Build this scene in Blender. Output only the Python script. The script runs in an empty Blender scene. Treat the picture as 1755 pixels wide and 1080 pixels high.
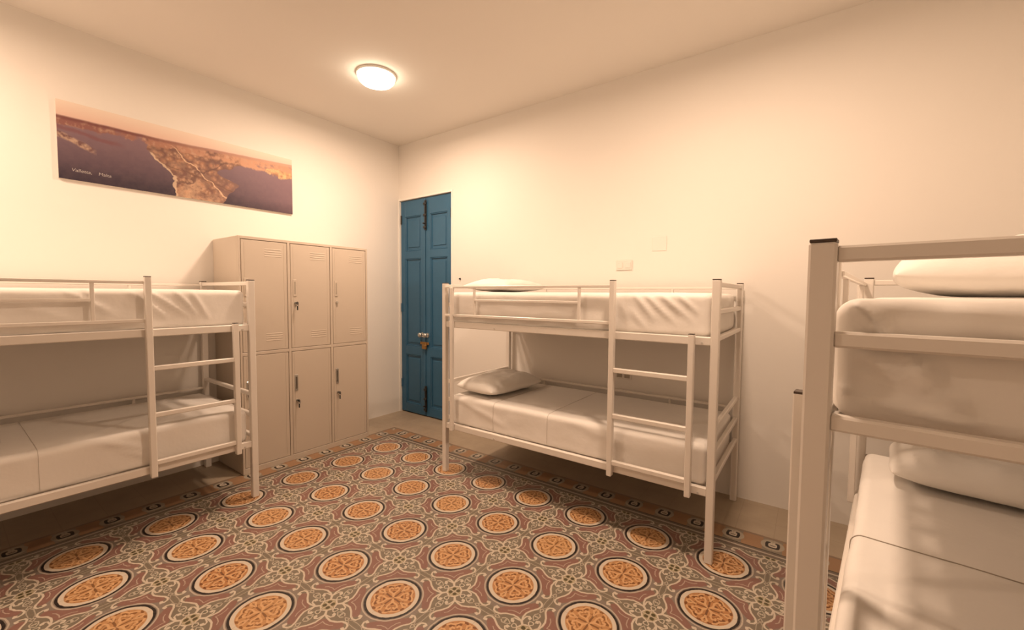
import bpy, math, random
from mathutils import Vector, Matrix, noise
R = math.radians
scn = bpy.context.scene
COL = scn.collection

# ------------------------------------------------------------------ helpers
class MB:
    """collects shapes into one mesh"""
    def __init__(s): s.v = []; s.f = []; s.m = []; s.smooth = []
    def add(s, v, f, mi=0, sm=False):
        o = len(s.v); s.v += [tuple(p) for p in v]
        for q in f: s.f.append([i + o for i in q]); s.m.append(mi); s.smooth.append(sm)
        return s
    def box(s, x0, x1, y0, y1, z0, z1, mi=0, b=0.0):
        """box with chamfered edges (b)"""
        if x0 > x1: x0, x1 = x1, x0
        if y0 > y1: y0, y1 = y1, y0
        if z0 > z1: z0, z1 = z1, z0
        if b <= 0:
            v = [(x, y, z) for z in (z0, z1) for y in (y0, y1) for x in (x0, x1)]
            f = [(0,2,3,1),(4,5,7,6),(0,1,5,4),(2,6,7,3),(0,4,6,2),(1,3,7,5)]
            return s.add(v, f, mi)
        b = min(b, (x1-x0)/2.01, (y1-y0)/2.01, (z1-z0)/2.01)
        v = []; idx = {}
        lo = (x0, y0, z0); hi = (x1, y1, z1)
        for sx in (0, 1):
            for sy in (0, 1):
                for sz in (0, 1):
                    sg = (sx, sy, sz)
                    for ax in range(3):   # vertex lying on the face normal to ax
                        p = []
                        for k in range(3):
                            e = hi[k] if sg[k] else lo[k]
                            p.append(e if k == ax else (e - b if sg[k] else e + b))
                        idx[(sg, ax)] = len(v); v.append(tuple(p))
        f = []
        for ax in range(3):
            u, w = [k for k in range(3) if k != ax]
            for sd in (0, 1):
                q = []
                for a_, b_ in ((0,0),(1,0),(1,1),(0,1)):
                    g = [0,0,0]; g[ax] = sd; g[u] = a_; g[w] = b_
                    q.append(idx[(tuple(g), ax)])
                f.append(q)
        for ax in range(3):           # edge chamfers running along ax
            u, w = [k for k in range(3) if k != ax]
            for a_ in (0,1):
                for b_ in (0,1):
                    g0 = [0,0,0]; g0[u] = a_; g0[w] = b_; g1 = list(g0); g1[ax] = 1
                    f.append([idx[(tuple(g0),u)], idx[(tuple(g1),u)], idx[(tuple(g1),w)], idx[(tuple(g0),w)]])
        for sx in (0,1):
            for sy in (0,1):
                for sz in (0,1):
                    f.append([idx[((sx,sy,sz),k)] for k in range(3)])
        return s.add(v, f, mi)
    def cyl(s, p0, p1, r0, r1=None, n=16, mi=0, caps=True):
        r1 = r0 if r1 is None else r1
        p0 = Vector(p0); p1 = Vector(p1); d = (p1-p0).normalized()
        a = d.orthogonal().normalized(); b = d.cross(a)
        v = []
        for p, r in ((p0, r0), (p1, r1)):
            for i in range(n):
                t = 2*math.pi*i/n; v.append(p + a*math.cos(t)*r + b*math.sin(t)*r)
        f = [(i, (i+1) % n, n+(i+1) % n, n+i) for i in range(n)]
        s.add(v, f, mi, True)
        if caps:
            s.add(v[:n], [list(range(n))[::-1]], mi); s.add(v[n:], [list(range(n))], mi)
        return s
    def lathe(s, prof, c, n=40, mi=0):
        """profile of (r, z) pairs round a vertical axis at c"""
        v = []; f = []
        for r, z in prof:
            for i in range(n):
                t = 2*math.pi*i/n; v.append((c[0]+r*math.cos(t), c[1]+r*math.sin(t), c[2]+z))
        for k in range(len(prof)-1):
            for i in range(n):
                f.append((k*n+i, k*n+(i+1) % n, (k+1)*n+(i+1) % n, (k+1)*n+i))
        return s.add(v, f, mi, True)
    def torus(s, c, axis, R_, r_, n=24, k=8, mi=0, arc=1.0, start=0.0):
        axis = Vector(axis).normalized(); a = axis.orthogonal().normalized(); b = axis.cross(a); c = Vector(c)
        v = []; f = []; N = n if arc >= 1 else n+1
        for i in range(N):
            t = start + 2*math.pi*arc*i/n; d = a*math.cos(t)+b*math.sin(t)
            for j in range(k):
                q = 2*math.pi*j/k; v.append(c + d*(R_+r_*math.cos(q)) + axis*(r_*math.sin(q)))
        for i in range(n):
            for j in range(k):
                i2 = (i+1) % N
                f.append((i*k+j, i2*k+j, i2*k+(j+1) % k, i*k+(j+1) % k))
        return s.add(v, f, mi, True)
    def build(s, name, mats, parent=None, fix=True, weld=False):
        me = bpy.data.meshes.new(name); me.from_pydata(s.v, [], s.f)
        if not isinstance(mats, (list, tuple)): mats = [mats]
        for m in mats: me.materials.append(m)
        me.polygons.foreach_set('material_index', s.m)
        me.polygons.foreach_set('use_smooth', s.smooth)
        me.update()
        if fix or weld:
            import bmesh
            bm = bmesh.new(); bm.from_mesh(me)
            if weld: bmesh.ops.remove_doubles(bm, verts=bm.verts, dist=1e-5)
            bmesh.ops.recalc_face_normals(bm, faces=bm.faces)
            bm.to_mesh(me); bm.free()
        o = bpy.data.objects.new(name, me); COL.objects.link(o)
        if parent: o.parent = parent
        return o

def tag(o, label=None, cat=None, group=None, kind=None):
    if label: o['label'] = label
    if cat: o['category'] = cat
    if group: o['group'] = group
    if kind: o['kind'] = kind
    return o
def empty(name, loc=(0,0,0), rz=0):
    o = bpy.data.objects.new(name, None); COL.objects.link(o)
    o.empty_display_size = .1; o.location = loc; o.rotation_euler = (0,0,rz); return o
def copy_tree(o, parent=None):
    c = o.copy(); COL.objects.link(c)
    if parent: c.parent = parent
    for ch in list(o.children): copy_tree(ch, c)
    return c

# ------------------------------------------------------------------ materials
def new_mat(name):
    m = bpy.data.materials.new(name); m.use_nodes = True
    nt = m.node_tree; b = nt.nodes['Principled BSDF']; return m, nt, b
def simple(name, col, rough=.5, metal=0, spec=.5, bump=0, bscale=60, var=0.0, vscale=3.0):
    m, nt, b = new_mat(name)
    b.inputs['Base Color'].default_value = (*col, 1); b.inputs['Roughness'].default_value = rough
    b.inputs['Metallic'].default_value = metal; b.inputs['Specular IOR Level'].default_value = spec
    tc = nt.nodes.new('ShaderNodeTexCoord')
    if var:
        n = nt.nodes.new('ShaderNodeTexNoise'); n.inputs['Scale'].default_value = vscale; n.inputs['Detail'].default_value = 4
        nt.links.new(tc.outputs['Object'], n.inputs['Vector'])
        mx = nt.nodes.new('ShaderNodeMix'); mx.data_type = 'RGBA'
        mx.inputs['A'].default_value = (*[c*(1-var) for c in col], 1); mx.inputs['B'].default_value = (*[min(1, c*(1+var)) for c in col], 1)
        nt.links.new(n.outputs['Fac'], mx.inputs['Factor']); nt.links.new(mx.outputs['Result'], b.inputs['Base Color'])
    if bump:
        n = nt.nodes.new('ShaderNodeTexNoise'); n.inputs['Scale'].default_value = bscale; n.inputs['Detail'].default_value = 3
        nt.links.new(tc.outputs['Object'], n.inputs['Vector'])
        bp = nt.nodes.new('ShaderNodeBump'); bp.inputs['Strength'].default_value = bump; bp.inputs['Distance'].default_value = .01
        nt.links.new(n.outputs['Fac'], bp.inputs['Height']); nt.links.new(bp.outputs['Normal'], b.inputs['Normal'])
    return m

M = {}
M['wall'] = simple('painted_plaster', (.80,.765,.715), .85, spec=.2, bump=.12, bscale=9, var=.02, vscale=1.2)
M['ceiling'] = simple('ceiling_paint', (.80,.765,.715), .9, spec=.15, bump=.06, bscale=6, var=.015, vscale=1)
M['frame'] = simple('cream_painted_steel', (.74,.69,.63), .32, spec=.5, var=.03, vscale=7)
M['cap'] = simple('dark_plastic', (.055,.035,.022), .5)
M['sheet'] = simple('white_sheet', (.78,.745,.70), .62, spec=.3, bump=.25, bscale=14, var=.025, vscale=5)
M['pillow'] = simple('pillow_cotton', (.80,.77,.725), .75, spec=.2, bump=.35, bscale=16)
M['seamlight'] = simple('pale_seam_thread', (.55,.51,.46), .8)
M['seam'] = simple('seam_thread', (.36,.31,.25), .8)
M['locker'] = simple('beige_grey_locker_paint', (.54,.465,.385), .4, spec=.45, var=.02, vscale=4)
M['gap'] = simple('painted_gap_shade', (.10,.08,.06), .8)  # dark brown: shade of gaps and recesses put into the colour
M['dark'] = simple('black_iron', (.02,.02,.02), .45, spec=.5)
M['chrome'] = simple('brushed_chrome', (.62,.6,.56), .28, metal=.9)
M['brass'] = simple('old_brass', (.35,.2,.07), .38, metal=.8)
M['blue'] = simple('blue_door_paint', (.032,.115,.21), .42, spec=.45, var=.12, vscale=5, bump=.1, bscale=20)
M['trim'] = simple('white_trim_paint', (.85,.83,.78), .5)
M['plate'] = simple('ivory_plastic', (.74,.70,.645), .4)
M['paintedplate'] = simple('painted_over_plate', (.775,.74,.69), .7)
M['platedark'] = simple('ivory_recess_shade', (.36,.31,.25), .5)  # darker copy of the ivory, recess shade painted in
M['slat'] = simple('steel_mesh_base', (.45,.42,.38), .5, metal=.3)
M['caption'] = simple('caption_ink', (.42,.38,.36), .6)
M['canvasside'] = simple('print_edge', (.72,.66,.60), .6)

# ---- node expression helper
class X:
    nt = None
    def __init__(s, sock): s.s = sock
    @staticmethod
    def op(o, *a):
        n = X.nt.nodes.new('ShaderNodeMath'); n.operation = o
        for i, q in enumerate(a):
            if isinstance(q, X): X.nt.links.new(q.s, n.inputs[i])
            else: n.inputs[i].default_value = q
        return X(n.outputs[0])
    def __add__(s, o): return X.op('ADD', s, o)
    __radd__ = __add__
    def __sub__(s, o): return X.op('SUBTRACT', s, o)
    def __rsub__(s, o): return X.op('SUBTRACT', o, s)
    def __mul__(s, o): return X.op('MULTIPLY', s, o)
    __rmul__ = __mul__
    def __truediv__(s, o): return X.op('DIVIDE', s, o)
    def abs(s): return X.op('ABSOLUTE', s)
def xmax(a, b): return X.op('MAXIMUM', a, b)
def xmin(a, b): return X.op('MINIMUM', a, b)
def clamp01(a): return xmin(xmax(a, 0.0), 1.0)
def length(a, b): return X.op('SQRT', a*a + b*b)
def below(d, w, eps=.0012): return clamp01((w - d)*(1/eps) + .5)       # 1 where d < w
def above(d, w, eps=.0012): return clamp01((d - w)*(1/eps) + .5)
def cell(a, p): # signed distance to nearest multiple of p
    return a - p*X.op('FLOOR', a*(1/p) + .5)
def dist_seg(px, py, ax, ay, bx, by):
    dx, dy = bx-ax, by-ay; L2 = dx*dx+dy*dy
    qx = px - ax; qy = py - ay
    t = clamp01((qx*dx + qy*dy)*(1/L2))
    return length(qx - t*dx, qy - t*dy)
def poly(px, py, pts):
    d = None
    for a, b in zip(pts[:-1], pts[1:]):
        e = dist_seg(px, py, *a, *b); d = e if d is None else xmin(d, e)
    return d
def mixc(fac, A, B):
    n = X.nt.nodes.new('ShaderNodeMix'); n.data_type = 'RGBA'
    if isinstance(fac, X): X.nt.links.new(fac.s, n.inputs['Factor'])
    else: n.inputs['Factor'].default_value = fac
    for k, q in (('A', A), ('B', B)):
        if isinstance(q, tuple): n.inputs[k].default_value = (*q, 1)
        else: X.nt.links.new(q, n.inputs[k])
    return n.outputs['Result']

def floor_material():
    m, nt, b = new_mat('patterned_cement_tiles'); X.nt = nt
    tc = nt.nodes.new('ShaderNodeTexCoord'); sp = nt.nodes.new('ShaderNodeSeparateXYZ')
    nz = nt.nodes.new('ShaderNodeTexNoise'); nz.inputs['Scale'].default_value = 30; nz.inputs['Detail'].default_value = 2
    nt.links.new(tc.outputs['Object'], nz.inputs['Vector'])
    nt.links.new(tc.outputs['Object'], sp.inputs[0])
    wob = (X(nz.outputs['Fac']) - .5)*.006
    x = X(sp.outputs[0]) + wob; y = X(sp.outputs[1]) - wob
    cream = (.52,.45,.36); creamd = (.40,.34,.275); olive = (.165,.138,.102); grey = (.195,.160,.132)
    pink = (.205,.108,.086); dark = (.018,.013,.012); orange = (.37,.175,.068); rust = (.13,.045,.015); peach = (.53,.315,.155)
    # medallion frame
    mx = cell(x, .4).abs(); my = cell(y, .4).abs(); r = length(mx, my)
    A = xmax(mx, my); B = xmin(mx, my)
    # rosette frame
    u = cell(x - .2, .4).abs(); v = cell(y - .2, .4).abs()
    a = xmax(u, v); bb = xmin(u, v)
    s = (a + bb)*.70711; t = (a - bb)*.70711
    rr = length(u, v)
    md = length(s - .2828, t)
    # --- field colours
    c = mixc(below(md, .165, .01), olive, grey)
    pk = above(s - .36*t, .083)*below(s + .0*t, .150, .004)*below(t, .093, .004)*above(md, .137)
    c = mixc(pk, c, pink)
    # wedge between two scrolls, olive leaf
    leaf = below(length(a - .075, bb*1.5), .032)
    c = mixc(leaf*.6, c, (.135,.125,.09))
    # --- scroll lines
    d = poly(s, t, [(.034,.0),(.060,.002),(.080,.013),(.098,.030),(.108,.055),(.114,.086),(.124,.104),(.139,.111),(.154,.106),(.160,.094),(.150,.088)])
    line = below(d, .0042)
    d2 = poly(s, t, [(.062,.006),(.078,.026),(.076,.040),(.064,.044),(.058,.036)])
    line = xmax(line, below(d2, .0032))
    line = xmax(line, below(length(s-.066, t-.036), .0062))
    line = xmax(line, below(length(s-.151, t-.093), .0062))
    d3 = poly(s, t, [(.098,.0),(.112,.012),(.124,.032),(.126,.048)])
    line = xmax(line, below(d3, .0020)*.55)
    d4 = poly(a, bb, [(.072,.0),(.090,.012),(.108,.013),(.118,.004)])
    line = xmax(line, below(d4, .0024)*.75)
    line = xmax(line, below(length(a-.098, bb-.004), .0048)*.8)
    line = xmax(line, below(poly(a, bb, [(.128,.0),(.146,.010),(.150,.0)]), .0022)*.7)
    # petals of the rosette: four bumps toward axes and diagonals
    ring = (rr - .0335 + below(xmin((a-bb).abs(), bb), .006, .004)*-.004).abs()
    line = xmax(line, below(ring, .0038))
    line = xmax(line, below(bb, .0022)*below(rr, .033))
    ax_d = poly(a, bb, [(.037,.0),(.050,.011),(.060,.010),(.062,.0)])
    line = xmax(line, below(ax_d, .0022))
    # inside the rosette
    c = mixc(below(rr, .031), c, (.30,.25,.15))
    c = mixc(below(length(u-.0125, v-.0125), .0092), c, (.075,.06,.028))
    # leaf stroke between tangent medallions
    gap = poly(a, bb, [(.150,.0),(.172,.011),(.2,.012)])
    line = xmax(line, below(gap, .0018)*.55)
    c = mixc(line*.92, c, cream)
    # --- medallion
    c = mixc(below(r, .1400)*above(r, .1335), c, creamd)
    c = mixc(below(r, .1335), c, grey)
    c = mixc(below(r, .1295), c, dark)
    c = mixc(below(r, .1185), c, cream)
    # rotating tint per medallion
    wn = nt.nodes.new('ShaderNodeTexWhiteNoise'); wn.noise_dimensions = '2D'
    cmb = nt.nodes.new('ShaderNodeCombineXYZ')
    fx = X.op('FLOOR', x*2.5 + .5); fy = X.op('FLOOR', y*2.5 + .5)
    nt.links.new(fx.s, cmb.inputs[0]); nt.links.new(fy.s, cmb.inputs[1]); nt.links.new(cmb.outputs[0], wn.inputs['Vector'])
    tint = X(wn.outputs['Value'])
    oc = mixc(tint, orange, (.42,.23,.10))
    S = (A + B)*.70711; T = (A - B)*.70711
    c = mixc(below(r, .1005, .003), c, oc)
    # dark petals and pale curls, eightfold
    dk = below(length(S-.036, T), .0105)
    dk = xmax(dk, below(length(A-.062, (B-.0)*1.6), .015))
    dk = xmax(dk, below(length(S-.080, T-.016), .0135))
    dk = xmax(dk, below(poly(A, B, [(.086,.012),(.092,.02),(.088,.032)]), .005))
    dk = xmax(dk, below(B, .0045)*below(A, .050)*above(A, .006))
    dk = xmax(dk, below((r-.0565).abs(), .0028)*.6)
    rc = mixc(tint, rust, (.19,.08,.026))
    c = mixc(dk*below(r, .1)*.9, c, rc)
    pl = poly(S, T, [(.008,.0),(.030,.004),(.046,.020),(.062,.024),(.070,.013),(.062,.006)])
    pl = xmin(pl, poly(A, B, [(.052,.0),(.066,.004),(.082,.012),(.090,.004)]))
    pl = xmin(pl, poly(S, T, [(.082,.0),(.088,.020),(.084,.036)]))
    c = mixc(below(pl, .0042)*below(r, .099), c, peach)
    # --- borders : distance past the field edge
    by = y - .2; bx = -.6 - x
    e = xmax(by, bx)                       # >0 outside the field
    along = cell(X.op('MULTIPLY', above(by - bx, 0, .0001), x) + X.op('MULTIPLY', below(by - bx, 0, .0001), y), .2)
    q = length(along, e - .135)
    bc = mixc(above(along.abs(), .048), (.21,.175,.13), (.30,.175,.095))
    bc = mixc(below(q, .058), bc, (.34,.29,.22))
    sq = xmax(along.abs(), (e-.135).abs())*.6 + q*.4
    bc = mixc(below(sq, .036), bc, dark)
    bc = mixc(below(sq, .021), bc, cream)
    bc = mixc(below(length(along.abs()-.006, e-.135), .008), bc, (.10,.08,.06))
    bc = mixc(below(along.abs(), .012)*above(e, .135)*below(e, .172)*.8, bc, cream)
    bc = mixc(below(e, .055), bc, (.14,.11,.085))
    bc = mixc(below((e-.03).abs(), .006), bc, creamd)
    bc = mixc(below((e-.058).abs(), .003), bc, dark)
    bc = mixc(above(e, .2), bc, (.22,.155,.105))
    c = mixc(above(e, 0.0), c, bc)
    # plain tiles next to the walls
    pv = nt.nodes.new('ShaderNodeTexNoise'); pv.inputs['Scale'].default_value = 7; pv.inputs['Detail'].default_value = 5
    nt.links.new(tc.outputs['Object'], pv.inputs['Vector'])
    pc = mixc(X(pv.outputs['Fac']), (.31,.245,.175), (.43,.35,.26))
    c = mixc(above(e, .218), c, pc)
    # joints every 0.2 m
    j = xmax(below((cell(x, .2)).abs(), .0011, .001), below((cell(y, .2)).abs(), .0011, .001))
    c = mixc(j*.35, c, (.13,.10,.07))
    # wear
    wn2 = nt.nodes.new('ShaderNodeTexNoise'); wn2.inputs['Scale'].default_value = 55; wn2.inputs['Detail'].default_value = 4
    nt.links.new(tc.outputs['Object'], wn2.inputs['Vector'])
    c = mixc(clamp01((X(wn2.outputs['Fac']) - .5)*1.6)*.28, c, (.30,.25,.19))
    nt.links.new(c, b.inputs['Base Color'])
    b.inputs['Roughness'].default_value = .42; b.inputs['Specular IOR Level'].default_value = .35
    return m
M['floor'] = floor_material()

def picture_material():
    """aerial city on a peninsula at dusk, sea left and right, haze on the horizon (u,v in metres on the print)"""
    m, nt, b = new_mat('harbour_photo_print'); X.nt = nt
    tc = nt.nodes.new('ShaderNodeTexCoord'); sp = nt.nodes.new('ShaderNodeSeparateXYZ'); nt.links.new(tc.outputs['Object'], sp.inputs[0])
    u = X(sp.outputs[1]); v = X(sp.outputs[2])           # u 0..1.5, v 0..0.5
    def tex(scale, detail=4, kind='ShaderNodeTexNoise'):
        n = nt.nodes.new(kind); n.inputs['Scale'].default_value = scale
        if kind == 'ShaderNodeTexNoise': n.inputs['Detail'].default_value = detail
        nt.links.new(tc.outputs['Object'], n.inputs['Vector']); return n
    n1 = X(tex(9, 6).outputs['Fac']) - .5
    n2 = X(tex(28, 5).outputs['Fac']) - .5
    # sea: dark below, mauve toward the horizon
    up = clamp01(v*2.6)
    sea = mixc(up, (.018,.015,.034), (.21,.135,.165))
    right = clamp01((u - .9)*1.6)
    sea = mixc(right*.55, sea, (.26,.165,.20))
    sea = mixc(clamp01((.10 - v)*9)*.6, sea, (.02,.016,.03))
    w = u*.0 + n2*.16
    c = mixc(clamp01(w + .06), sea, (.40,.26,.24))
    vo = tex(48, kind='ShaderNodeTexVoronoi'); city = mixc(clamp01(X(vo.outputs['Distance'])*1.5), (.62,.42,.30), (.26,.14,.09))
    city = mixc(clamp01(n1*2.2 + .35), city, (.50,.25,.15))
    city2 = mixc(clamp01(n2*3 + .5), (.30,.12,.08), (.60,.36,.24))
    def region(pts_left, pts_right, v0, v1):
        pass
    vv = v + n1*.03
    left = .612 - xmin(xmax(vv - .142, 0.0), .16)*1.01 + n2*.06
    rightb = .935 + xmin(vv, .17)*.6 - xmin(xmax(vv - .174, 0.0), .06)*2.4 + xmin(xmax(vv - .25, 0.0), .1)*2.0 + n1*.14
    pen = above(u - left, 0, .006)*below(u - rightb, 0, .008)*below(v, .40, .01)
    stk = X(tex(22, 3, 'ShaderNodeTexVoronoi').outputs['Distance'])
    city = mixc(clamp01(stk*2.0 - .35), city, (.17,.09,.075))
    city = mixc(clamp01((.26 - v)*3 - clamp01((u-.75)*4)*.6 + n1*2.5 + n2*2.5)*.75, city, (.54,.36,.24))
    city = mixc(clamp01((u - .86)*6)*clamp01((.30-v)*8)*.6, city, (.20,.12,.11))
    c = mixc(pen, c, city)
    city = mixc(clamp01(n2*7)*.75, city, (.17,.095,.08))
    c = mixc(pen, c, city)
    rd = ((u*.9 + v) - .90 + n1*.16).abs()
    c = mixc(pen*below(rd, .007, .008)*.75, c, (.72,.50,.34))
    rd2 = ((u*-.8 + v) + .42 + n1*.2).abs()
    c = mixc(pen*below(rd2, .008, .008)*.8, c, (.13,.07,.06))
    rd3 = ((u*.25 + v) - .36 + n1*.12).abs()
    c = mixc(pen*below(rd3, .005, .006)*.7, c, (.15,.08,.06))
    # quays: pale edge along the left shore
    c = mixc(above(u - left, -.004, .004)*below(u - left, .012, .006)*below(v, .29, .01)*.7, c, (.62,.47,.34))
    # far shore band under the sky
    hz0 = .402 + xmax(u - .55, 0.0)*.05
    fs = above(v + n1*.07 + n2*.02, .345 - xmax(u - .9, 0.0)*.02 + 0*u, .012)*below(v, hz0, .01)
    fs = fs*clamp01((n1 + n2*.6 + .22)*6)
    c = mixc(fs*.95, c, mixc(clamp01(u*1.1-.2), (.23,.10,.085), (.55,.30,.19)))
    c = mixc(fs*clamp01(n2*5)*.7, c, (.50,.33,.24))
    # outcrops at the right edge
    oc = length((u - 1.40)*.30, v - .345 + n1*.06)
    c = mixc(below(oc + n2*.06, .036, .012), c, mixc(clamp01(n2*4+.5), (.66,.42,.22), (.36,.18,.11)))
    # headland at the left edge
    hl = (v - .285 + u*.42 + n1*.05).abs()
    c = mixc(below(hl, .018, .014)*below(u, .17, .03), c, mixc(clamp01(n2*6+.5), (.42,.29,.22), (.15,.08,.08)))
    hl2 = (v - .33 + u*.15 + n1*.05).abs()
    c = mixc(below(hl2, .012, .014)*below(u, .30, .08)*.8, c, (.18,.08,.09))
    # sky
    sky = mixc(clamp01((v - .41)*9), (.66,.47,.39), (.78,.68,.58))
    c = mixc(above(v + n1*.006 - hz0, .0, .010), c, sky)
    hz = mixc(clamp01(u*.9 - .35), (.16,.06,.06), (.60,.36,.26))
    c = mixc(below((v + .010 - hz0 + n1*.012).abs(), .010, .014)*.85, c, hz)
    nt.links.new(c, b.inputs['Base Color']); b.inputs['Roughness'].default_value = .55
    b.inputs['Specular IOR Level'].default_value = .25
    return m
M['picture'] = picture_material()

def emit(name, col, st):
    m, nt, b = new_mat(name); b.inputs['Base Color'].default_value = (*col, 1)
    b.inputs['Emission Color'].default_value = (*col, 1); b.inputs['Emission Strength'].default_value = st; return m

# ------------------------------------------------------------------ room (metres; corner by the blue door at x=XL, y=YB)
XL, YB, H = -1.265, .861, 3.139
XR, YF = 3.93, -4.3
T = .2
def struct(name, mb, mat): return tag(mb.build(name, mat), kind='structure')
mb = MB(); mb.box(XL-T, XR+T, YF-T, YB+T, -.15, 0); struct('floor', mb, M['floor'])
mb = MB(); mb.box(XL-T, XR+T, YF-T, YB+T, H, H+.15); struct('ceiling', mb, M['ceiling'])
mb = MB(); mb.box(XL-T, XL, YF, YB, 0, H); struct('wall_left', mb, M['wall'])
mb = MB(); mb.box(XR, XR+T, YF, YB, 0, H); struct('wall_right', mb, M['wall'])
mb = MB(); mb.box(XL, XR, YF-T, YF, 0, H); struct('wall_front', mb, M['wall'])
DX0, DX1, DH = -1.252, -.412, 2.498
mb = MB()
mb.box(XL-T, DX0, YB, YB+T, 0, H); mb.box(DX1, XR+T, YB, YB+T, 0, H); mb.box(DX0, DX1, YB, YB+T, DH, H)
struct('wall_back', mb, M['wall'])

# ------------------------------------------------------------------ blue double door
door = tag(empty('door_1', ((DX0+DX1)/2, YB, 0)), kind='structure')
def dp(mb_, name, mat, par=None):
    o = mb_.build(name, mat, par or door); 
    o.matrix_parent_inverse = Matrix.Identity(4)
    if par is None: o.location = (-(DX0+DX1)/2, -YB, 0)
    return o
mb = MB(); w = .020
mb.box(DX1, DX1+w, YB-.010, YB+.002, 0, DH+w, b=.002); mb.box(DX0-.012, DX1+.001, YB-.010, YB+.002, DH, DH+w, b=.002); mb.box(DX0-.012, DX0, YB-.010, YB+.002, 0, DH+.001, b=.001)
dp(mb, 'door_frame', M['trim'])
mb = MB(); mb.box(DX0, DX1, YB+.09, YB+.12, 0, DH); dp(mb, 'door_backing', M['gap'])  # dark sheet behind the leaves, coloured as the shade in their gaps
mid = (DX0+DX1)/2
def leaf(x0, x1, hinge_left):
    yf = YB + .014; yb = yf + .04
    mb_ = MB(); st = .075
    rails = [(.012,.115), (.70,.80), (1.82,1.91), (DH-.19,DH-.006)]
    mb_.box(x0, x0+st, yf, yb, .012, DH-.006, b=.003); mb_.box(x1-st, x1, yf, yb, .012, DH-.006, b=.003)
    for z0, z1 in rails: mb_.box(x0+st-.004, x1-st+.004, yf+.0005, yb, z0, z1, b=.003)
    o = dp(mb_, 'door_leaf', M['blue'])
    for (a0, a1), (b0, b1) in zip(rails[:-1], rails[1:]):
        p = MB(); px0, px1, z0, z1 = x0+st, x1-st, a1, b0
        # panel moulding + raised field
        for (X0, X1, Z0, Z1) in ((px0,px0+.012,z0,z1),(px1-.012,px1,z0,z1),(px0,px1,z0,z0+.012),(px0,px1,z1-.012,z1)):
            p.box(X0, X1, yf+.004, yf+.02, Z0, Z1, b=.004)
        p.box(px0, px1, yf+.018, yf+.03, z0, z1)
        p.box(px0+.035, px1-.035, yf+.010, yf+.02, z0+.04, z1-.04, b=.007)
        q = p.build('door_panel', M['blue'], o)
    xh = x0 if hinge_left else x1
    for z in (.35, 1.25, 2.28):
        hn = MB(); hn.cyl((xh + (.012 if hinge_left else -.012), yf-.004, z-.05), (xh + (.012 if hinge_left else -.012), yf-.004, z+.05), .009, n=10)
        hn.build('hinge', M['dark'] if z > 2 else M['blue'], o)
    return o, yf
lf, yf = leaf(DX0+.003, mid-.002, True)
rf, yf = leaf(mid+.002, DX1-.003, False)
tag(lf, 'left blue door leaf'); tag(rf, 'right blue door leaf')
mb = MB(); mb.box(mid-.026, mid+.004, yf-.010, yf-.001, .0+.03, DH-.02, b=.003); dp(mb, 'cover_strip', M['blue'])
def bolt(x, z0, z1):
    mb_ = MB(); mb_.box(x-.018, x+.018, yf-.014, yf-.010, z0, z1, b=.001)
    mb_.cyl((x, yf-.020, z0+.01), (x, yf-.020, z1-.005), .0075, n=10)
    for z in (z0+.03, (z0+z1)/2, z1-.04): mb_.box(x-.020, x+.020, yf-.030, yf-.012, z-.012, z+.012, b=.003)
    mb_.cyl((x, yf-.020, z0+.07), (x, yf-.048, z0+.07), .007, .009, n=10)
    return dp(mb_, 'slide_bolt', M['dark'])
tag(bolt(mid+.012, 2.13, 2.46), 'black slide bolt at the top')
tag(bolt(mid+.012, .06, .36), 'black slide bolt at the bottom')
for i, x in enumerate((mid-.048, mid+.034)):
    mb_ = MB(); mb_.cyl((x, yf-.001, .945), (x, yf-.009, .945), .026, n=20); mb_.cyl((x, yf-.009, .945), (x, yf-.034, .945), .010, n=12)
    prof = [(.012,0),(.024,.006),(.028,.016),(.024,.027),(.012,.033),(.0,.034)]
    v = []; n = 18; f = []
    for r_, z_ in prof:
        for k in range(n):
            t = 2*math.pi*k/n; v.append((x+r_*math.cos(t), yf-.030-z_, .945+r_*math.sin(t)))
    for k in range(len(prof)-1):
        for q in range(n): f.append((k*n+q, k*n+(q+1)%n, (k+1)*n+(q+1)%n, (k+1)*n+q))
    mb_.add(v, f, 0, True); dp(mb_, 'door_knob', M['chrome'])
mb_ = MB(); mb_.box(mid-.075, mid+.065, yf-.016, yf-.010, .835, .865, b=.002)
mb_.torus((mid+.006, yf-.026, .842), (0,1,0), .018, .004, n=20, arc=.5, start=0)
mb_.box(mid-.026, mid+.040, yf-.040, yf-.014, .785, .838, b=.005); dp(mb_, 'brass_padlock', M['brass'])

# ------------------------------------------------------------------ wall plates and fixings
def plate(x, z, w_, h_, holes, label, name='wall_socket'):
    e = tag(empty(name, (x, YB, z)), label, 'socket' if name == 'wall_socket' else 'switch')
    a = MB(); a.box(-w_/2, w_/2, -.009, 0, -h_/2, h_/2, b=.003); a.build('face_plate', M['plate'], e)
    for hx in holes:
        c = MB(); c.box(hx-.022, hx+.022, -.0125, -.008, -.024, .024, b=.003); c.build('rocker' if name != 'wall_socket' else 'outlet', M['platedark'] if name == 'wall_socket' else M['plate'], e)
    return e
plate(1.497, 1.655, .130, .080, (-.032, .032), 'ivory double switch plate on the right wall above the middle bunk bed', 'light_switch')
plate(1.51, .770, .130, .070, (-.032, .032), 'small wall socket seen under the upper bunk of the middle bed, beside its ladder')
e = MB(); e.box(1.715, 1.825, YB-.004, YB, 1.755, 1.865, b=.003)
tag(e.build('cover_plate', M['paintedplate']), 'faint painted-over blank plate high on the right wall, up and right of the switch', 'cover plate')
mb = MB(); mb.cyl((-.286, YB, 1.574), (-.286, YB-.006, 1.574), .010, n=14); mb.cyl((-.286, YB-.006, 1.574), (-.286, YB-.016, 1.574), .006, .008, n=12)
tag(mb.build('wall_hook', M['dark']), 'small dark screw peg in the wall just right of the blue door', 'wall hook')

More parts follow.
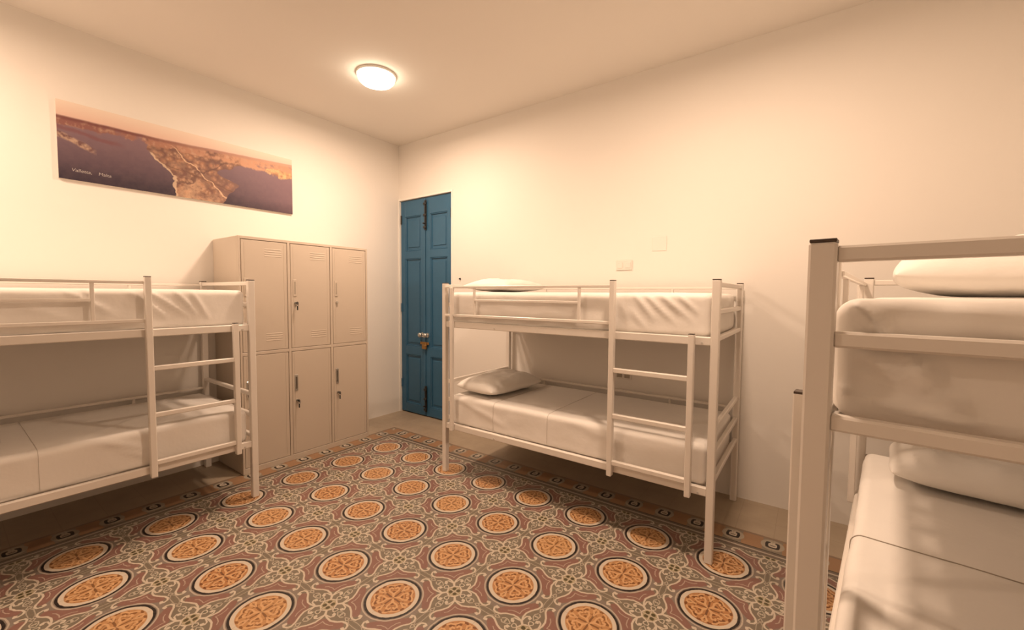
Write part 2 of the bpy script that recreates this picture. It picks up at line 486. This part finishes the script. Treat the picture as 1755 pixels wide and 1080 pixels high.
# ------------------------------------------------------------------ panoramic picture on the left wall
pic = tag(empty('wall_picture', (XL, -1.895, 2.148)), 'wide panoramic photo print of a harbour peninsula hanging on the left wall', 'picture')
PW, PH = 1.497, .502
mb = MB(); mb.box(0, .016, 0, PW, 0, PH, b=.001); mb.build('backing_board', M['canvasside'], pic)
mb = MB(); mb.box(.0155, .0185, .0, PW, 0, PH); mb.build('print', M['picture'], pic)
for i, (txt, yy, zz, sz) in enumerate((('Valletta,', .058, .056, .030), ('Malta', .186, .056, .030))):
    cu = bpy.data.curves.new('caption', 'FONT'); cu.body = txt; cu.size = sz; cu.extrude = .0003; cu.shear = .15
    tmp = bpy.data.objects.new('caption', cu); COL.objects.link(tmp)
    bpy.context.view_layer.update()
    me = bpy.data.meshes.new_from_object(tmp.evaluated_get(bpy.context.evaluated_depsgraph_get()))
    bpy.data.objects.remove(tmp); bpy.data.curves.remove(cu)
    me.materials.clear(); me.materials.append(M['caption'])
    o = bpy.data.objects.new('caption', me); COL.objects.link(o); o.parent = pic
    o.rotation_euler = (R(90), 0, R(90)); o.location = (.0190, yy, zz)

# ------------------------------------------------------------------ bunk bed
BL, BD, BH = 1.98, .885, 1.50
P = .040
def make_bed():
    e = empty('bunk_bed')
    F = M['frame']
    for x in (0, BL-P):
        for y in (0, BD-P):
            a = MB(); a.box(x, x+P, y, y+P, 0, BH-.004, b=.004); o = a.build('post', F, e)
            c = MB(); c.box(x+.001, x+P-.001, y+.001, y+P-.001, BH-.0045, BH+.0015, b=.001); c.build('post_cap', M['cap'], o)
    # side rails
    for y in (.006, BD-.006-.028):
        for z in (1.155, .355):
            a = MB(); a.box(P-.002, BL-P+.002, y, y+.028, z, z+.045, b=.004); o = a.build('side_rail', F, e)
            if y < .1:
                for xx in (.10, .52, BL-.08):
                    c = MB(); c.cyl((xx, y, z+.012), (xx, y-.004, z+.012), .006, n=10); c.build('bolt', M['seamlight'], o)
    # end rails: three on each bunk at each end
    for x in (.008, BL-.008-.025):
        for z in (.415, .560, .705, 1.175, 1.318, 1.462):
            a = MB(); a.box(x, x+.025, P-.002, BD-P+.002, z, z+.027, b=.004); a.build('end_rail', F, e)
    # guard on the open side
    for z0, z1 in ((1.459, 1.476), (1.240, 1.260)):
        a = MB(); a.box(P-.002, 1.400, -.008, .012, z0, z1, b=.003); a.build('guard_rail', F, e)
    for x in (.325, 1.180):
        a = MB(); a.box(x, x+.016, -.006, .010, 1.258, 1.461, b=.002); a.build('guard_upright', F, e)
    a = MB(); a.box(.340, 1.181, -.006, .010, 1.360, 1.376, b=.002); a.build('guard_crossbar', F, e)
    a = MB(); a.box(.100, .127, -.022, .006, .352, 1.462, b=.003); a.build('guard_stile', F, e)
    # ladder
    for x, zt in ((1.397, 1.500), (1.837, 1.212)):
        a = MB(); a.box(x, x+.030, -.030, .0055, .340, zt, b=.003); o = a.build('ladder_stile', F, e)
        c = MB(); c.box(x+.001, x+.029, -.029, .0045, zt-.003, zt+.003, b=.001); c.build('stile_cap', M['cap'], o)
    for z in (.960, .688, .408):
        a = MB(); a.box(1.425, 1.839, -.026, -.001, z, z+.028, b=.004); a.build('rung', F, e)
    # guard along the wall side
    for z in (1.459, 1.318, .640):
        a = MB(); a.box(P-.002, BL-P+.002, BD-.030, BD-.012, z, z+.018, b=.003); a.build('back_guard_rail', F, e)
    for z0, z1 in ((1.198, 1.461), (.398, .642)):
        for x in (.42, 1.76-.25):
            a = MB(); a.box(x, x+.016, BD-.028, BD-.014, z0, z1, b=.002); a.build('back_guard_upright', F, e)
    # slatted bases
    for z in (1.165, .365):
        a = MB()
        for i in range(14):
            x = .09 + i*(BL-.22)/13
            a.box(x, x+.045, .030, BD-.030, z+.002, z+.020, b=.002)
        a.box(.3, .33, .05, BD-.05, z-.010, z+.003); a.box(1.6, 1.63, .05, BD-.05, z-.010, z+.003)
        a.build('slatted_base', M['slat'], e)
    return e

# ------------------------------------------------------------------ mattresses and pillows
def rounded_box(L, W, Hh, r, nx, ny, nz, disp):
    """surface grid box pushed to a rounded box, then displaced; origin at bottom centre-left corner"""
    verts = {}; V = []; Fc = []
    def vid(i, j, k):
        if (i, j, k) in verts: return verts[(i, j, k)]
        def rem(t, n, length_):          # denser rows near the edges
            q = t/n; q = q + .08*math.sin(2*math.pi*q)*-1 if n > 6 else q
            return q*length_
        p = Vector((rem(i, nx, L), rem(j, ny, W), rem(k, nz, Hh)))
        c = Vector((min(max(p.x, r), L-r), min(max(p.y, r), W-r), min(max(p.z, r), Hh-r)))
        d = p - c
        if d.length > 1e-9:
            d.normalize(); q = c + d*r
        else: q = p
        nn = d if d.length > 1e-9 else Vector((0,0,1))
        q = q + disp(q, nn)
        verts[(i, j, k)] = len(V); V.append(q); return verts[(i, j, k)]
    for i in range(nx):
        for j in range(ny):
            for k in (0, nz):
                Fc.append([vid(i,j,k), vid(i+1,j,k), vid(i+1,j+1,k), vid(i,j+1,k)])
    for i in range(nx):
        for k in range(nz):
            for j in (0, ny):
                Fc.append([vid(i,j,k), vid(i+1,j,k), vid(i+1,j,k+1), vid(i,j,k+1)])
    for j in range(ny):
        for k in range(nz):
            for i in (0, nx):
                Fc.append([vid(i,j,k), vid(i,j+1,k), vid(i,j+1,k+1), vid(i,j,k+1)])
    return V, Fc

def seg_d(px, pz, a):
    x0, z0, x1, z1 = a; dx, dz = x1-x0, z1-z0
    t = max(0, min(1, ((px-x0)*dx+(pz-z0)*dz)/(dx*dx+dz*dz)))
    return math.hypot(px-x0-t*dx, pz-z0-t*dz), t

ML, MW = 1.885, .820
def make_mattress(seed, Hh, creases, top_creases=(), seams=(.83,), seam_mat='seam', name='mattress', end_creases=()):
    rnd = random.Random(seed); off = Vector((seed*3.1, seed*1.7, seed*.9))
    def disp(q, n):
        a = noise.noise(Vector((q.x*2.3, q.y*3, q.z*5))+off)*.004 + noise.noise(Vector((q.x*9, q.y*9, q.z*14))+off)*.0016
        d = n*a
        side = abs(n.y)
        if n.y < -.3:
            for (x0, z0, x1, z1, amp, w_) in creases:
                dd, t = seg_d(q.x, q.z, (x0, z0*Hh, x1, z1*Hh))
                d += Vector((0, -1, .15))*(amp*math.exp(-(dd/w_)**2)*math.sin(math.pi*min(1, max(0, t*.9+.1))))*min(1, -n.y+.2)
            d += Vector((0, -1, 0))*(.004*math.sin(q.x*19+seed)*(1-q.z/Hh))
        if n.z > .5:
            for (x0, y0, x1, y1, amp, w_) in top_creases:
                dd, t = seg_d(q.x, q.y, (x0, y0, x1, y1))
                d += Vector((0,0,1))*(amp*math.exp(-(dd/w_)**2)*math.sin(math.pi*min(1, max(0, t))))
        if abs(n.x) > .3:
            for (y0, z0, y1, z1, amp, w_) in end_creases:
                dd, t = seg_d(q.y, q.z, (y0, z0*Hh, y1, z1*Hh))
                d += Vector((math.copysign(1, n.x), 0, 0))*(amp*math.exp(-(dd/w_)**2))
        if n.z < -.5: d *= 0
        return d
    V, Fc = rounded_box(ML, MW, Hh, .035, 190, 60, 22, disp)
    mb_ = MB(); mb_.add(V, Fc, 0, True)
    o = mb_.build(name, M['sheet'])
    for sx in seams:       # stitched join that runs over the top and down the front
        s_ = MB(); pts = []
        zt = Hh
        for k in range(0, 9): pts.append((sx, -.0015, .02 + k*(Hh-.055)/8))
        for k in range(1, 7):
            a_ = math.pi/2*k/6; pts.append((sx, .035-.0365*math.cos(a_), Hh-.035+.0365*math.sin(a_)))
        for k in range(1, 15): pts.append((sx, .035 + k*(MW-.07)/14, Hh+.0015))
        pts2 = []
        for (x_, y_, z_) in pts:
            q = Vector((x_, min(max(y_, 0), MW), min(z_, Hh)))
            n = Vector((0,-1,0)) if z_ < Hh-.03 else (Vector((0,0,1)) if y_ > .036 else Vector((0, y_-.035, z_-(Hh-.035))).normalized())
            pts2.append(Vector((x_, y_, z_)) + disp(q, n))
        for q0, q1 in zip(pts2[:-1], pts2[1:]): s_.cyl(q0, q1, .0017 if seam_mat == 'seam' else .0009, n=6, caps=False)
        s_.build('sheet_seam', M[seam_mat], o)
    return o

def make_pillow(L, W, Hh, seed, flat=.25, puff=1.0):
    """cushion with pinched corners; lies on z=0"""
    n = 44; off = Vector((seed*2.3, seed, 0)); V = []; Fc = []
    def prof(a, b):
        e = max(0, (1-abs(a)**2.6))*max(0, (1-abs(b)**2.6)); return e**.48
    for side in (1, -1):
        base = len(V)
        for i in range(n+1):
            for j in range(n+1):
                a = math.sin(math.pi/2*(-1+2*i/n)); b = math.sin(math.pi/2*(-1+2*j/n))
                h = prof(a, b)
                # pull the edges in between the corners
                cr = 1-.055*(a*b)**4
                x = a*L/2*(1-.03*(1-b*b)*abs(a)**3)*cr; y = b*W/2*(1-.03*(1-a*a)*abs(b)**3)*cr
                z = side*h*Hh*(.62 if side > 0 else .38)
                wv = noise.noise(Vector((a*2.2, b*2.2, side))+off)*.016 + noise.noise(Vector((a*6, b*6, side))+off)*.006
                edge = max(abs(a), abs(b))
                # radial gathers near the rim
                wv += .005*math.sin(math.atan2(b, a)*22 + seed)*max(0, edge-.55)*h
                z += wv*h*puff*(1 if side > 0 else .3)
                z += .38*Hh
                if side < 0: z = max(z, .0)
                V.append((x, y, z))
        for i in range(n):
            for j in range(n):
                q = [base+i*(n+1)+j, base+(i+1)*(n+1)+j, base+(i+1)*(n+1)+j+1, base+i*(n+1)+j+1]
                Fc.append(q if side > 0 else q[::-1])
    mb_ = MB(); mb_.add(V, Fc, 0, True)
    return mb_.build('pillow', M['pillow'], weld=True)

beds = [((-.343, -3.098, 0), R(90)), ((.375, -.065, 0), 0), None]
b3rot = -.1142
near = Vector((2.7274, -1.515))
d3 = Vector((math.sin(-b3rot), math.cos(b3rot)))
root3 = near + d3*BL
beds[2] = ((root3.x, root3.y, 0), R(-90)+b3rot)
BLAB = ['white steel bunk bed standing along the left wall under the picture',
        'white steel bunk bed standing lengthwise against the right wall beside the blue door',
        'white steel bunk bed in the right foreground, seen end-on']
bed0 = make_bed()
bedobs = []
for i, (loc, rz) in enumerate(beds):
    o = bed0 if i == 0 else copy_tree(bed0)
    o.location = loc; o.rotation_euler = (0, 0, rz); bedobs.append(o)
    tag(o, BLAB[i], 'bunk bed', 'bunk beds')
bedobs[2].scale = (1, 1, 1.008)

def place(o, i, x, y, z, rz=0, rx=0, ry=0):
    loc, rr_ = beds[i]
    m = Matrix.Translation(loc) @ Matrix.Rotation(rr_, 4, 'Z')
    if i == 2: z *= 1.008
    o.matrix_world = m @ Matrix.Translation((x, y, z)) @ Matrix.Rotation(rz, 4, 'Z') @ Matrix.Rotation(ry, 4, 'Y') @ Matrix.Rotation(rx, 4, 'X')
    return o
MX, MY = .044, .037
ZU, ZL = 1.1875, .3875
up_cr = [(1.47,1.0,1.60,.35,.012,.016),(1.53,1.0,1.72,.25,.010,.014),(1.62,.98,1.80,.35,.010,.014),(1.72,.95,1.84,.5,.008,.012),(1.45,.6,1.56,.1,.007,.014),(1.38,.9,1.44,.3,.006,.02),(.35,.9,.55,.5,.004,.03),(.9,.8,1.15,.4,.004,.03)]
up_cr1 = [(1.30,.95,1.48,.25,.012,.015),(1.36,1.0,1.58,.30,.012,.012),(1.50,.98,1.62,.35,.010,.011),(1.58,1.0,1.68,.2,.008,.014),(1.05,.95,1.22,.4,.010,.014),(1.12,.7,1.25,.4,.007,.012),(.9,.6,1.1,.3,.006,.012)]
lo_cr = [(.1,.9,.5,.45,.005,.02),(.2,.7,.6,.3,.004,.02),(1.1,.9,1.5,.5,.004,.03)]
lo_cr1 = [(1.18,.85,1.38,.45,.011,.014),(1.22,.62,1.38,.25,.009,.012),(1.1,.95,1.3,.7,.006,.02)]
endc = [(.05,.9,.18,.2,.010,.015),(.10,.95,.26,.5,.007,.015),(.6,.8,.75,.3,.006,.02)]
endc3 = [(.03,.95,.12,.45,.020,.010),(.05,.55,.15,.25,.016,.012),(.02,.25,.16,.12,.014,.010),(.16,.9,.30,.70,.010,.02),(.35,.45,.50,.10,.008,.03),(.55,.9,.70,.55,.008,.04)]
ms = [
 (0, 'u', make_mattress(1, .242, up_cr1, end_creases=endc, seams=()), 'white mattress on the upper bunk of the left bed'),
 (0, 'l', make_mattress(2, .228, lo_cr1, [(1.1,.1,1.5,.4,.006,.03),(1.45,.15,1.8,.45,.008,.035)], (.93,), seam_mat='seamlight'), 'white sheeted mattress on the lower bunk of the left bed'),
 (1, 'u', make_mattress(3, .242, up_cr, end_creases=endc, seams=()), 'white mattress on the upper bunk of the middle bed'),
 (1, 'l', make_mattress(4, .228, lo_cr, [(.5,.1,.9,.5,.003,.03)], (.44,.90), seam_mat='seamlight'), 'white sheeted mattress on the lower bunk of the middle bed, a pillow at its head'),
 (2, 'u', make_mattress(5, .214, up_cr, end_creases=endc3, seams=()), 'white mattress on the upper bunk of the right foreground bed'),
 (2, 'l', make_mattress(6, .228, lo_cr, [], (1.02,)), 'white mattress on the lower bunk of the right foreground bed, partly in shade'),
]
for i, lv, o, lab in ms:
    place(o, i, MX+.003, MY, ZU if lv == 'u' else ZL)
    tag(o, lab, 'mattress', 'mattresses on the bunks')
PG = 'pillows on the bunks'
ZTU, ZTL = ZU+.243, ZL+.229
p1 = place(make_pillow(.42, .64, .150, 3), 1, .275, .40, ZTL+.003, rz=R(-6)); tag(p1, 'plump white pillow on the lower bunk of the middle bed', 'pillow', PG)
p2 = place(make_pillow(.44, .64, .105, 5), 1, .30, .43, ZTU+.003, rz=R(3)); tag(p2, 'white pillow on the upper bunk of the middle bed, just showing over the guard rail', 'pillow', PG)
p3 = place(make_pillow(.46, .68, .235, 7, puff=1.6), 2, .32, .44, ZTU-.028+.003, rz=0); tag(p3, 'puffy white pillow on the upper bunk of the right foreground bed', 'pillow', PG)
p4 = place(make_pillow(.46, .66, .165, 9, puff=1.5), 2, .32, .45, ZTL+.003, rz=0); tag(p4, 'shaded white pillow on the lower bunk of the right foreground bed', 'pillow', PG)

# ------------------------------------------------------------------ lockers
LX0, LXF, LY0, LY1, LH = XL+.004, -.785, -1.045, .078, 1.845
lk = tag(empty('metal_locker', (LXF, LY0, 0)), 'tall beige-grey steel locker with six doors in the left corner behind the bunk bed', 'locker')
def L(y): return y - LY0
LK = M['locker']
W3 = (LY1-LY0)/3
mb = MB(); D = LXF-LX0
mb.box(-D, -.022, 0, L(LY1), .0, LH, b=.004)                        # carcass
mb.box(-.024, 0, 0, .016, 0, LH, b=.002); mb.box(-.024, 0, L(LY1)-.016, L(LY1), 0, LH, b=.002)
mb.box(-.024, 0, .014, L(LY1)-.014, LH-.022, LH, b=.002); mb.box(-.024, 0, .014, L(LY1)-.014, 0, .045, b=.002)
for k in (1, 2): mb.box(-.024, 0, k*W3-.011, k*W3+.011, .043, LH-.020, b=.002)
mb.box(-.024, -.001, .014, L(LY1)-.014, .925, .950, b=.002)
mb.build('carcass', LK, lk)
for k in range(3):
    for z0, z1, up in ((.048, .922, False), (.953, LH-.025, True)):
        y0 = k*W3 + (.019 if k == 0 else .014); y1 = (k+1)*W3 - (.019 if k == 2 else .014)
        a = MB(); a.box(-.021, -.002, y0, y1, z0, z1, b=.003)
        # folded rim: raised border
        for q in ((y0+.022, y0+.026, z0+.02, z1-.02), (y1-.026, y1-.022, z0+.02, z1-.02)): a.box(-.003, -.0005, *q, b=.0005)
        d_ = a.build('locker_door', LK, lk)
        # louvres near top and bottom
        for zb in ((z0+.075, z1-.12) if up else ()):
            v_ = MB()
            for s_ in range(4):
                zz = zb + s_*.018
                ya, yb_ = y0+.17, y1-.045
                v_.add([(-.0025, ya, zz), (-.0025, yb_, zz), (-.0002, yb_, zz+.002), (-.0002, ya, zz+.002), (-.0025, ya, zz+.010), (-.0025, yb_, zz+.010)],
                       [(0,1,2,3), (3,2,5,4), (0,3,4), (1,5,2)])
            v_.build('louvre_vent', LK, d_, fix=False)
        hz = (z0+.60-.02) if up else (z0+.60-.02)
        hz = 1.50 if up else .655
        yh = y0 + .032
        if up: hz = 1.455
        h_ = MB(); h_.box(-.002, .003, yh-.015, yh+.015, hz-.07, hz+.07, b=.003)
        o = h_.build('handle', M['chrome'] if not up else LK, d_)
        g_ = MB(); g_.box(.0028, .0036, yh-.007, yh+.007, hz-.052, hz+.052, b=.0003); g_.build('handle_recess_shade', M['gap'] if not up else M['platedark'], o)  # flat dark strip on the handle, its colour stands for recess shade
        kz = hz - (.125 if up else .150)
        l_ = MB(); l_.cyl((-.002, yh+.004, kz), (.010, yh+.004, kz), .011, n=14); lo = l_.build('lock', M['chrome'], d_)
        if (k, up) in ((1, True), (1, False), (2, False)):
            kk = MB(); kk.box(.009, .030, yh+.0025, yh+.0055, kz-.004, kz+.004); 
            kk.torus((.034, yh+.004, kz-.002), (0,1,0), .010, .0035, n=14, k=6)
            kk.box(.026, .040, yh+.000, yh+.008, kz-.060, kz-.024, b=.003); kk.torus((.032, yh+.004, kz-.018), (1,0,0), .010, .0016, n=12, k=5)
            kk.build('key', M['dark'], lo)

# ------------------------------------------------------------------ ceiling lamps
WARM = (1.0, .71, .51)
dm = emit('lamp_diffuser', (1.0, .84, .64), 14)
def lamp(x, y, label, power, mark=True):
    e = tag(empty('ceiling_lamp', (x, y, H)), label, 'lamp', 'round ceiling lamps')
    a = MB(); a.lathe([(.0,0),(.150,0),(.152,-.006),(.150,-.016),(.142,-.018),(.138,-.010),(.0,-.010)], (0,0,0), 44); a.build('lamp_rim', M['trim'], e)
    a = MB(); a.lathe([(.137,-.012),(.141,-.026),(.136,-.045),(.118,-.064),(.085,-.078),(.045,-.085),(.001,-.087)], (0,0,0), 44); a.build('lamp_diffuser', dm, e)
    ld = bpy.data.lights.new('lamp_light', 'AREA'); ld.shape = 'DISK'; ld.size = .22; ld.energy = power; ld.color = WARM
    lo = bpy.data.objects.new('lamp_light', ld); COL.objects.link(lo); lo.location = (x, y, H-.092)
    return e
lamp(-.12, -.29, 'bright round ceiling lamp above the middle of the room near the corner', 40)
lamp(2.30, -.55, 'round ceiling lamp above the right bunk bed', 40)
lamp(-.50, -2.9, 'round ceiling lamp above the edge of the left bunk bed', 38)

wd = bpy.data.worlds.new('world'); scn.world = wd; wd.use_nodes = True
wd.node_tree.nodes['Background'].inputs[0].default_value = (1, .8, .6, 1); wd.node_tree.nodes['Background'].inputs[1].default_value = .02

# ------------------------------------------------------------------ camera
fw = Vector((-0.58299600, 0.81096642, -0.04944204)); rt = Vector((0.81172833, 0.58399012, 0.00725694)); up = Vector((-0.0347588, 0.03590271, 0.99875063))
cam = bpy.data.cameras.new('camera'); cam.sensor_width = 36; cam.sensor_fit = 'HORIZONTAL'; cam.lens = 716.09/1755*36; cam.clip_start = .05
co = bpy.data.objects.new('camera', cam); COL.objects.link(co)
m = Matrix.Identity(4)
for i in range(3): m[i][0] = rt[i]; m[i][1] = up[i]; m[i][2] = -fw[i]; m[i][3] = (2.73669, -2.406349, 1.415132)[i]
co.matrix_world = m; scn.camera = co

vs = scn.view_settings; vs.view_transform = 'Standard'; vs.look = 'None'; vs.gamma = 1; vs.exposure = 0.08; vs.use_curve_mapping = False
scn.cycles.max_bounces = 8; scn.cycles.diffuse_bounces = 5; scn.cycles.use_adaptive_sampling = True; scn.cycles.adaptive_threshold = .07; scn.cycles.use_denoising = True
